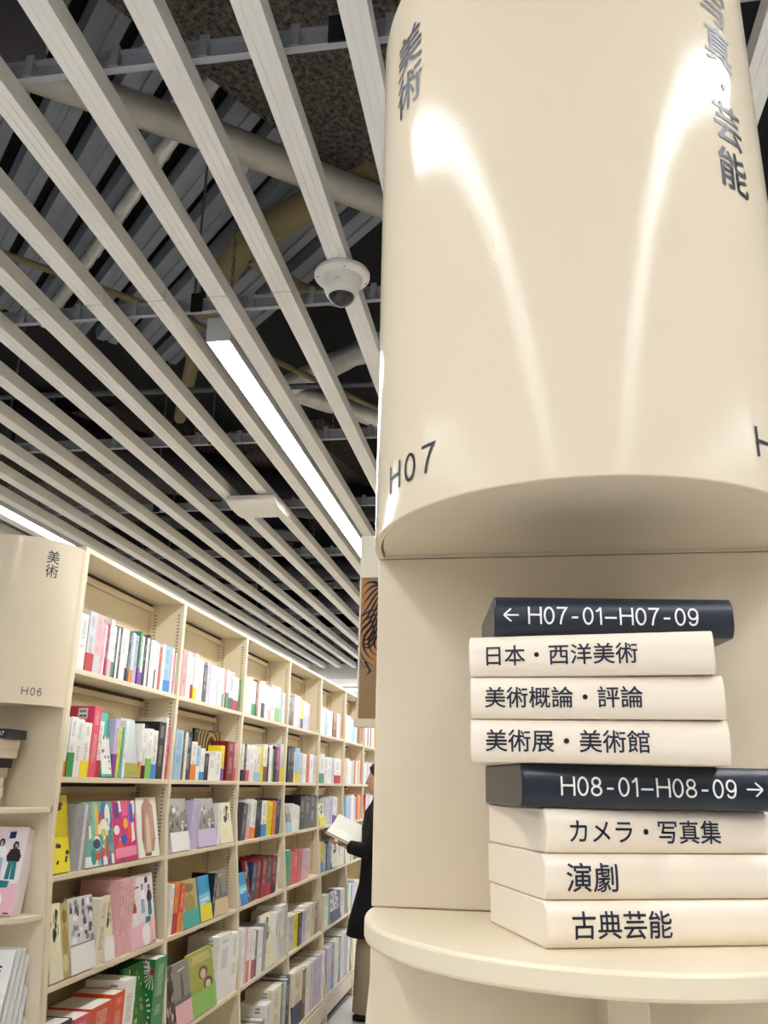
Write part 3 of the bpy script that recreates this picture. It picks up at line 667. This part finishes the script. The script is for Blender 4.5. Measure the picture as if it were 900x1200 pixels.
def fill(k, s, x0, x1, spec, z=None, lean=0, detail=True, stuff=False):
    """books on shelf s of bay k between photo columns x0 and x1.
    token: <colour><width>[/band][h<mm>][*|=cover|>deg]  '_' leaves a gap"""
    z = LV[s]; X = XF+xf(z)-.012
    toks = spec.split(); W_ = []
    for t in toks: W_.append(float(re.match(r'[A-Za-z_](\d+)', t).group(1)))
    tot = sum(W_); cur = 0; ylim0 = Y0+BAY*k+.0165; ylim1 = Y0+BAY*(k+1)-.018
    idx = 0; total = sum(1 for t in toks if t[0] != '_')
    for t, w in zip(toks, W_):
        pa = x0+(x1-x0)*cur/tot; cur += w; pb = x0+(x1-x0)*cur/tot
        if t[0] == '_': continue
        idx += 1
        ya = max(ylim0, yof(pa, z, X)); yb = min(ylim1, yof(pb, z, X)); th = yb-ya-.0008
        if th < .003: continue
        c = t[0]; band = re.search(r'/([A-Za-z])', t); hh = re.search(r'h(\d+)', t); cov = re.search(r'=([a-z_]+)', t); fcp = re.search(r'~([a-z]+)', t); dg = re.search(r'>(-?\d+)', t)
        h = (int(hh.group(1))/1000 if hh else random.choice((.186, .19, .19, .205)))
        h = min(h, (LV[s-1]-.02-z)-.01)
        col = tint(c)
        g = 'books on the %s shelf of the %s bay' % (SHN[s], ORD[k])
        place = '%s from left on %s shelf, %s bay' % (NUM[idx-1], SHN[s], ORD[k])
        if stuff:
            if c not in STUFF_COLS: STUFF_COLS.append(c)
            STUFF.cur = STUFF_COLS.index(c); STUFF.box(X-.13, X, ya, ya+th, z+.0005, z+h); continue
        if cov:                                   # shown face out, leaning back
            tk = .014; d = th
            m = MB(); cth = .0012
            m.box(-cth, 0, 0, d, 0, h); m.box(-tk, -tk+cth, 0, d, 0, h); m.box(-tk+cth+.00005, -cth-.00005, 0, cth, 0, h)
            o = m.build('book', M_BAND, None); o.color = col
            link('cover_print', print_mesh(cov.group(1), d, h, '+x'), o)
            MB().box(-tk+cth+.0001, -cth-.0001, cth+.0001, d-.002, .002, h-.002).build('page_block', M_PAGES, o)
            o.location = (X+.006, ya, z+.004); o.rotation_euler = (0, -math.radians(11), 0)
            if band:
                bh = h*.36; b = MB().box(.002, .0026, 0, d, 0, bh).build('paper_band', M_BAND, o); b.color = tint(band.group(1))
            nm = {'tealill': 'teal illustrated', 'magill': 'magenta illustrated', 'hairill': 'white long-haired-figure', 'yelill': 'bright yellow', 'bwill': 'grey photo-covered', 'cream_ill': 'cream sketch-covered',
                  'sandill': 'sand-coloured', 'greenill': 'green patterned', 'redpat': 'dark red patterned', 'greyfig': 'grey figure-covered', 'olive': 'olive illustrated', 'darkfem': 'dark group-photo', 'city': 'grey city-photo',
                  'blueill': 'blue', 'gold': 'gold-ringed'}.get(cov.group(1), CNAME[c])
            tag(o, '%s book shown face out, %s' % (nm, place), 'book', g); NB[0] += 1
            continue
        d = .112 if h < .2 else (.135 if h < .23 else .15)
        d = min(d, X-(-1.6424+.05))
        if '!' in t: d = .07
        if '*' in t: d = min(.15, X-(-1.6424+.05))
        bm_, pm_ = book_mesh(th, h, d, detail)
        o = link('book', bm_); o.color = col; o.location = (X-(0 if h > .2 else random.uniform(0, .006)), ya, z+.0005)
        if detail:
            link('page_block', pm_, o)
            if band:
                fr = random.choice((.26, .3, .34, .4)); mb = MB().box(-.03, .0005, -.0003, th+.0003, 0, h*fr)
                b = mb.build('paper_band', M_BAND, o); b.color = tint(band.group(1))
            if fcp: link('cover_print', print_mesh(fcp.group(1), d, h, '-y'), o)
            if '*' in t:
                for nm_, me_, off in (('price_label', lab_me, 0), ('barcode', bars_me, -.0001)):
                    q = link(nm_, me_, o); q.location = (-.055, (-.002 if fcp else -.0003)+off, h-.038)
        elif band:
            b = MB().box(-.03, .0005, -.0003, th+.0003, 0, h*.33).build('paper_band', M_BAND, o); b.color = tint(band.group(1))
        if dg: o.rotation_euler = (math.radians(-int(dg.group(1))), 0, 0)
        elif lean: o.rotation_euler = (math.radians(-lean), 0, 0)
        nm = CNAME[c]+' book'+(' with %s band' % CNAME[band.group(1)] if band else '')
        tag(o, '%s, %s' % (nm, place), 'book', g); NB[0] += 1
# --- nearest bay
fill(0, 1, 89, 208, 'w50h188 G47/r p38/G p22h180 w14h180 m14h185 w22/p w18/e k12h190 w12h186 d12h190 w33h190 w16/k d14h190 s14/o w14/o V22 e12/v w18/v k14h190 w14 d10 w34 w12/k w20 q12h175 w14 s45/b w14 P8h172 w18h175 l12h170', detail=True)
fill(0, 2, 70.5, 200, 'w34/o w44/e w48h186 w52/yh178 P50h236*~pinkface w34/r t72h224=tealface V26/v y24h180 t20h180 w16 G94h218=oliveface w14/o w30/k w36/l w34/b k46h224~blackface w14h246 P46h205', detail=True)
fill(0, 3, 60, 186, 'y95h235=yelill _2 g17h205 g17h205 g17h205 G17h205 g17h205 w160h212=tealill w130h212=magill _8 w112h222=hairill _3')
fill(0, 4, 55, 151, 'c95/ch220=cream_ill a55h215=sandill w170/wh222=bwill c60h205 w70/wh205=cream_ill p22h250 p22h250 p22h250 p22h250 p22h250')
fill(0, 5, 47, 190, 'k110h245* m14h235 P90h235 O120h240 O60h250 w56/oh275* e100h295=greenill e70h300*~fernface _3')
# --- second bay
fill(1, 1, 212, 285, 'p26h200 w25h200 w20/r w20/y w38h188 d22h170 G14h188 V14h188 w42h186 w28h186 w12/e p14h186 w16/e G30/dh188 w30/rh170 e20h165 _16')
fill(1, 2, 202, 280, 's42h205 k14h200 c12h200 n26h195 w28/oh165! s22/wh150! w22/bh140! k24h120! w36h110! w30h135! y18/vh165! _12 R36h190 p28/P _6', detail=True)
fill(1, 3, 199, 277, 'G90/wh215=city V14h205>6 V14h205>6 V14h205>6 G90/Vh212=city _6 w16h188 w60h188=cream_ill _20')
fill(1, 4, 197, 278, 'w16h190 o22/rh195>4 O24/oh185>4 w76/th185=sandill _6 b52/yh185=blueill k14h190>6 _2 w60/ah190=greyfig _44')
fill(1, 5, 196, 280, 'k40h230=darkfem g84/ph232=greyfig y120/lh240=olive w66h268* w50h255 _4')
# black book with gold rings standing face out behind the small ones
gz = LV[2]; g0 = yof(227, gz, XF-.095); g1 = yof(264, gz, XF-.095)
gb = MB().box(-.013, 0, 0, g1-g0, 0, .238).build('book', M_BAND, None, (XF-.098, g0, gz+.003)); gb.color = lin('#15151C'); gb.rotation_euler = (0, -math.radians(3), 0)
link('cover_print', print_mesh('goldface', g1-g0, .238, '+x'), gb)
tag(gb, 'tall black book with gold rings behind small books, second shelf, second bay', 'book', 'books on the second shelf of the second bay')
# --- third bay
fill(2, 1, 287, 334, 'c20h188 w30h200 w24/e u16h200 w24 w20/k G24 w22/p G30h205 w34/lh205 s18h186 w20h186 _4')
fill(2, 2, 283, 334, 'w12/k k16h190 w26/P w26/w w20/s c26/s y16h190 w24/u k14h190 w20/w g16/l k16h200 m22/vh200 G28/yh225* k14h225')
fill(2, 3, 281, 334, 'd26h190>10 G26/p>8 w24/o>8 k18h205>5 n20/k w26/b y30h190>5 o18h190>5 n22h200>5 _34')
fill(2, 4, 281, 332, 'w36/bh150=blueill R16h200=redpat n22/dh195>8 R24h200>8 R26h205>8 d24/rh205>8 R26/kh205>8 w16h190>8 _26')
fill(2, 5, 281, 338, 'w22h250 p16h250 w20/qh245 w18h230 w24/rh215 k14h215 w18h215 w22h215 g24h230>6 G70h260=cream_ill w20h250 c18h250 w22/Gh275 G22h275 w22/rh270')
fill(2, 6, 284, 344, 'k50h170* v20h165 w36h180 g26h190 w44/ch245* c60h290* e14h290 G20h280 k22h285 g40h300*')
# --- fourth bay
fill(3, 1, 339, 372, 'k20h190 u16h190 w24h200 G24h200 y24/dh190 G28h185 V20h180 _60')
fill(3, 2, 336, 371, 'k22h215 k20h220 w12 s26/yh215 G26/Gh190 w24h186 q18h186 w24h190 G22h186 _4')
fill(3, 3, 335, 373, 'w34/sh150=city w24h170>12 w24h160>12 k30h210>3 k34h212>3 k34h212>3 d20h212>3 _4')
fill(3, 4, 335, 372, 't18h205 q22h195>4 P22h200>4 q22h195>4 V20/ph190>4 p22h190>4 _46')
fill(3, 5, 338, 377, 'G26h190 y24h190 k20h185 V24h185 c26h200 a22h198 u20h190 _20')
fill(3, 6, 341, 381, 'c56/nh290* u20h270 w24h275 G20h275 V26h275 V22h280 w22h280 _4')
# --- fifth bay
fill(4, 1, 376, 403, 'w26h190 s20h188 w22h188 w20h188 u28h180/u w24h188 q8h170 _24', detail=False)
fill(4, 2, 374, 402, 'w30/eh205 w26h188 w24h190 G20h188 w40/rh188 p10h185 _6', detail=False)
fill(4, 3, 374, 403, 'y34/yh150=cream_ill G22h190>5 V24h200>5 w22/vh200>5 _46', detail=False)
fill(4, 4, 375, 404, 'y24/bh200 w14h190>6 n14h195>6 b20h195>6 a56h185=cream_ill w24h180 _6', detail=False)
fill(4, 5, 379, 406, 'c24h205 t16h200 G60/nh190=bwill G24h190 _14', detail=False)
fill(4, 6, 382, 410, 'V24h280 k16h280/b w22h285 k14h280 G18h290 g22h290 w10h290 _4', detail=False)
# --- sixth and seventh bays: beyond three hundred books, small in the picture
for k, (a, b) in ((5, (405, 424)), (6, (427, 441))):
    for s in (1, 2, 3, 4, 5, 6):
        n = random.randint(8, 11)
        fill(k, s, a, b, ' '.join('%s%dh%d' % (random.choice('wwwGcwVsyqwer'), random.randint(12, 30), random.choice((186, 190, 205)) if s < 6 else random.choice((240, 270, 280))) for _ in range(n))+' _25', stuff=True)
so = STUFF.build('book', [plain('far_book_'+CNAME[c].replace(' ', '_'), PAL[c], .4) for c in STUFF_COLS])
so['kind'] = 'stuff'; tag(so, 'remaining small books filling the sixth and seventh bays of the left bookcase', 'book', 'books in the farthest bays')

# ------------------------------------------------------------------ pink illustrated magazines
def fig(m, x, z, s, hair, top, leg):
    """a little printed fashion figure"""
    def E(cx, cz, rx, rz, c, n=10): m.cur = c; m.add([(0, cx+rx*math.cos(2*PI*i/n), cz+rz*math.sin(2*PI*i/n)) for i in range(n)], [tuple(range(n))])
    def Q(pts, c): m.cur = c; m.add([(0, x+a*s, z+b*s) for a, b in pts], [tuple(range(len(pts)))])
    Q([(-.16, 0), (-.02, 0), (0, .48), (.02, 0), (.18, 0), (.14, .52), (-.14, .52)], leg)
    Q([(-.2, .5), (.2, .5), (.24, .66), (.14, .86), (-.14, .86), (-.24, .66)], top)
    E(x, z+.96*s, .1*s, .13*s, hair); E(x+.01*s, z+.94*s, .06*s, .08*s, 4)
MG = [plain('print_pink', '#F2BFCC', .3), plain('print_navy', '#23335F', .3), plain('print_teal', '#2F7F86', .3), plain('print_dark', '#2A2528', .3), plain('print_skin', '#F2D6C6', .3), plain('print_blue', '#9FB8DC', .3), plain('print_rust', '#A85A5A', .3), plain('print_white', '#F7F4F2', .3)]
M_MAG = plain('magazine_cover', '#F4E9EE', .25)
def mag_print(w, h):
    m = MB(); m.cur = 0
    m.add([(-.0002, 0, 0), (-.0002, w, 0), (-.0002, w, h*.36), (-.0002, 0, h*.28)], [(0, 1, 2, 3)])
    fig(m, w*.82, h*.40, h*.40, 3, 3, 2); fig(m, w*.55, h*.45, h*.38, 1, 7, 5); fig(m, w*.2, h*.30, h*.36, 3, 6, 7)
    m.cur = 2; m.add([(0, w*.6, h*.3), (0, w*.82, h*.31), (0, w*.84, h*.38), (0, w*.64, h*.39)], [(0, 1, 2, 3)])
    m.cur = 7; m.add([(.0001, w*.62+w*.17*math.cos(2*PI*i/16), h*.15+w*.17*math.sin(2*PI*i/16)) for i in range(16)], [tuple(range(16))])
    m.cur = 6; m.add([(.0001, w*.12, h*.80), (.0001, w*.42, h*.815), (.0001, w*.42, h*.84), (.0001, w*.12, h*.825)], [(0, 1, 2, 3)])
    m.cur = 1; m.add([(.0001, w*.66, h*.86), (.0001, w*.78, h*.87), (.0001, w*.78, h*.95), (.0001, w*.66, h*.94)], [(0, 1, 2, 3)])
    m.cur = 3; m.add([(.0001, w*.85, h*.02), (.0001, w*.95, h*.02), (.0001, w*.95, h*.035), (.0001, w*.85, h*.035)], [(0, 1, 2, 3)])
    return m.mesh('cover_print', MG)
def magazine(loc, rz, w, h, label, lean=10, group='pink illustrated magazines'):
    o = MB().box(-.008, 0, 0, w, 0, h).build('magazine', M_MAG, None, loc, bevel=.0006); o.rotation_euler = (0, -math.radians(lean), rz)
    q = link('cover_print', mag_print(w, h), o); q.location = (.0009, 0, 0)
    return tag(o, label, 'magazine', group)
zz = LV[4]; ya = yof(152, zz, XF+xf(zz)-.012); yb = yof(185, zz, XF+xf(zz))
magazine((XF+xf(zz)-.008, ya, zz+.003), 0, yb-ya, .25, 'pink illustrated magazine face out on fourth shelf, nearest bay of left bookcase')
# on the distant end unit (faces the viewer)
magazine((-1.668, 2.535, -.3825), -PI/2, .175, .245, 'pink illustrated magazine standing on the distant end unit')
o = MB().box(-.05, 0, 0, .175, 0, .24).build('magazine', M_MAG, None, (-1.672, 2.547, -.3825), bevel=.0006); o.rotation_euler = (0, -math.radians(10), -PI/2)
tag(o, 'stack of pale pink magazines behind the front one, distant end unit', 'magazine')
for i in range(6):
    o = MB().box(-.004, 0, 0, .15, 0, .25).build('booklet', M_STICK if i else plain('booklet_white', '#F3F1F0', .35), None, (-1.625+i*.008, 2.50+i*.012, -.7185), bevel=.0004)
    o.rotation_euler = (0, -math.radians(14), -PI/2+.06*i)
    tag(o, 'white booklet leaning on the lowest visible shelf of distant unit, %s from front' % NUM[i], 'booklet', 'white booklets on the distant end unit')
    if i == 0:
        letter_mesh('lettering', '技', lambda x, y, w, h: (.0006, .075+x*.05, .17+y*.05), M_BLACK, o, .012)

# ================================================================== person reading at the far end of the aisle
M_SKIN = plain('skin', '#D9A68C', .5, var=.04, vscale=30); M_HAIR = plain('hair', '#1C1614', .45, bump=.4, bscale=120)
M_COAT = plain('coat', '#0C0C0F', .85, bump=.3, bscale=200); M_TROU = plain('trousers', '#A89A80', .8, bump=.2, bscale=150); M_SHOE = plain('shoe', '#1A1A1C', .5)
per = empty('person', (-1.025, 6.55, FLOOR))
def ring(cx, cy, z, rx, ry, n=20, p=2.3):
    o = []
    for i in range(n):
        a = 2*PI*i/n; c, s = math.cos(a), math.sin(a)
        o.append((cx+rx*abs(c)**(2/p)*(1 if c > 0 else -1), cy+ry*abs(s)**(2/p)*(1 if s > 0 else -1), z))
    return o
def skin_body(name, verts, edges, radii, mat, parent, root=0, sub=2):
    me = bpy.data.meshes.new(name); me.from_pydata(verts, edges, []); me.materials.append(mat)
    o = bpy.data.objects.new(name, me); COL.objects.link(o); o.parent = parent
    o.modifiers.new('skin', 'SKIN'); s = o.modifiers.new('subd', 'SUBSURF'); s.levels = s.render_levels = sub
    for i, r in enumerate(radii):
        v = me.skin_vertices[0].data[i]; v.radius = (r, r) if not isinstance(r, tuple) else r; v.use_root = (i == root)
    o.modifiers['skin'].use_smooth_shade = True
    return o
# body (skin): neck, torso, arms and legs as one surface; she faces -x
V = [(0, 0, .86), (0, 0, 1.02), (-.01, 0, 1.2), (-.01, 0, 1.33), (-.02, 0, 1.42), (-.03, 0, 1.47),
     (0, -.17, 1.33), (-.04, -.22, 1.10), (-.20, -.15, 1.08), (-.26, -.12, 1.10),
     (0, .17, 1.33), (-.03, .22, 1.10), (-.18, .12, 1.06), (-.24, .09, 1.08),
     (0, -.09, .80), (-.01, -.10, .45), (.01, -.10, .08), (-.10, -.10, .035), (0, .09, .80), (-.01, .10, .45), (.01, .10, .08), (-.10, .10, .035)]
E_ = [(0, 1), (1, 2), (2, 3), (3, 4), (4, 5), (3, 6), (6, 7), (7, 8), (8, 9), (3, 10), (10, 11), (11, 12), (12, 13), (0, 14), (14, 15), (15, 16), (16, 17), (0, 18), (18, 19), (19, 20), (20, 21)]
Rr = [(.13, .10), (.115, .09), (.13, .10), (.12, .09), .052, .05, .05, .038, .028, .022, .05, .038, .028, .022, .075, .052, .036, .03, .075, .052, .036, .03]
skin_body('body', V, E_, Rr, M_SKIN, per)
# head with face
hd = MB()
rings = []
for z, rx, ry, cx in ((1.44, .035, .035, -.045), (1.455, .055, .045, -.055), (1.475, .075, .058, -.045), (1.50, .088, .068, -.035), (1.535, .095, .074, -.03), (1.57, .098, .078, -.025), (1.61, .092, .074, -.02), (1.64, .07, .058, -.018), (1.655, .035, .03, -.015)):
    rings.append(ring(cx, 0, z, rx, ry, 20, 2.1))
hd.loft(rings); head = hd.build('head', M_SKIN, per, smooth=True)
MB().loft([ring(-.125, 0, 1.515, .014, .014, 8), ring(-.132, 0, 1.525, .016, .013, 8), ring(-.122, 0, 1.555, .008, .007, 8)]).build('nose', M_SKIN, head, smooth=True)
for s in (-1, 1):
    MB().lathe([(.001, -.004), (.008, 0), (.001, .004)], (-.118, s*.03, 1.56), 10).build('eye', M_BLACK, head)
    MB().loft([ring(-.02, s*.077, 1.53, .012, .005, 8), ring(-.015, s*.082, 1.56, .018, .006, 8), ring(-.015, s*.08, 1.58, .01, .004, 8)]).build('ear', M_SKIN, head, smooth=True)
MB().box(-.128, -.115, -.02, .02, 1.488, 1.494).build('mouth', plain('lips', '#A85A55', .4), head, bevel=.003)
hr = MB(); hr.loft([ring(.03, 0, 1.40, .055, .085, 20), ring(.02, 0, 1.46, .075, .092, 20), ring(.012, 0, 1.53, .092, .094, 20), ring(.0, 0, 1.59, .105, .092, 20), ring(-.012, 0, 1.635, .105, .084, 20), ring(-.012, 0, 1.668, .075, .06, 20), ring(-.01, 0, 1.68, .03, .025, 20)])
hr.build('hair', M_HAIR, per, smooth=True)
# coat, trousers, shoes
ct = MB(); ct.loft([ring(-.03, 0, .52, .215, .28), ring(-.025, 0, .62, .205, .272), ring(0, 0, .85, .165, .24), ring(0, 0, 1.05, .15, .225), ring(-.005, 0, 1.22, .15, .225), ring(-.005, 0, 1.33, .13, .215), ring(-.01, 0, 1.39, .085, .13), ring(-.015, 0, 1.43, .062, .07)])
ct.build('coat', M_COAT, per, smooth=True)
for s in (-1, 1):
    w = (-.215, s*.145+.0, 1.09) if s < 0 else (-.195, .12, 1.07)
    MB().tube([(-.005, s*.165, 1.36), (-.005, s*.215, 1.28), (-.04, s*.235, 1.10), (-.10, s*.20, 1.07), w], [.055, .07, .062, .055, .045], 14).build('sleeve', M_COAT, per, smooth=True)
    MB().tube([(-.03, s*.10, .64), (-.045, s*.115, .45), (-.05, s*.12, .06)], [.10, .118, .125], 18).build('trouser_leg', M_TROU, per, smooth=True)
    MB().loft([ring(-.05, s*.11, .002, .125, .046, 16), ring(-.05, s*.11, .03, .125, .048, 16), ring(-.03, s*.11, .065, .09, .042, 16), ring(.0, s*.11, .10, .05, .036, 16)]).build('shoe', M_SHOE, per, smooth=True)
    # hand: palm and five fingers closing on the book
    bx_, by_, bz_ = (-.255, -.125, 1.095) if s < 0 else (-.24, .095, 1.08)
    q = -s
    hv = [(bx_, by_, bz_), (bx_-.035, by_+q*.006, bz_+.012), (bx_-.06, by_+q*.01, bz_+.02)]; he = [(0, 1), (1, 2)]; rads = [.02, .026, .022]
    hand = skin_body('hand', hv, he, [(.022, .016), (.032, .015), (.03, .013)], M_SKIN, per)
    for i in range(4):
        l = (.05, .058, .054, .042)[i]; oy = (-.027+.018*i); b0 = Vector((bx_-.066, by_+oy, bz_+.018))
        skin_body('finger', [tuple(b0), (b0.x-l*.4, b0.y, b0.z+.002), (b0.x-l*.75, b0.y, b0.z+.016), (b0.x-l*.8, b0.y, b0.z+.032)], [(0, 1), (1, 2), (2, 3)], [.0085, .008, .0072, .0062], M_SKIN, hand)
    skin_body('thumb', [(bx_-.01, by_+q*.026, bz_+.01), (bx_-.03, by_+q*.042, bz_+.035), (bx_-.055, by_+q*.042, bz_+.052)], [(0, 1), (1, 2)], [.011, .0095, .008], M_SKIN, hand)
tag(per, 'person in a long black coat and beige trousers reading beside the bookcase', 'person')
# the open book held in both hands
hb = empty('held_book', (-1.300, 6.53, FLOOR+1.165)); hb.rotation_euler = (math.radians(22), math.radians(24), math.radians(4))
M_HB = plain('held_cover', '#F2F1EF', .35)
for s in (-1, 1):
    MB().box(-.125, .125, min(0, s*.165), max(0, s*.165), -.004, -.001).build('cover', M_HB, hb).rotation_euler = (math.radians(s*10), 0, 0)
    MB().box(-.121, .121, min(0, s*.16), max(0, s*.16), 0, .014).build('page_block', M_PAGES, hb).rotation_euler = (math.radians(s*10), 0, 0)
tag(hb, 'open white book held up by the person in black', 'book')

# ------------------------------------------------------------------ raise everything from eye-relative to floor-relative heights
COL.objects.unlink(_fo); bpy.data.objects.remove(_fo); bpy.data.curves.remove(_fc)
for o in list(COL.objects):
    if o.parent is None and o.type != 'CAMERA': o.location.z += EYE
print('BOOKS', NB[0], 'OBJECTS', len(COL.objects), 'STUFFCOL', len(STUFF_COLS))
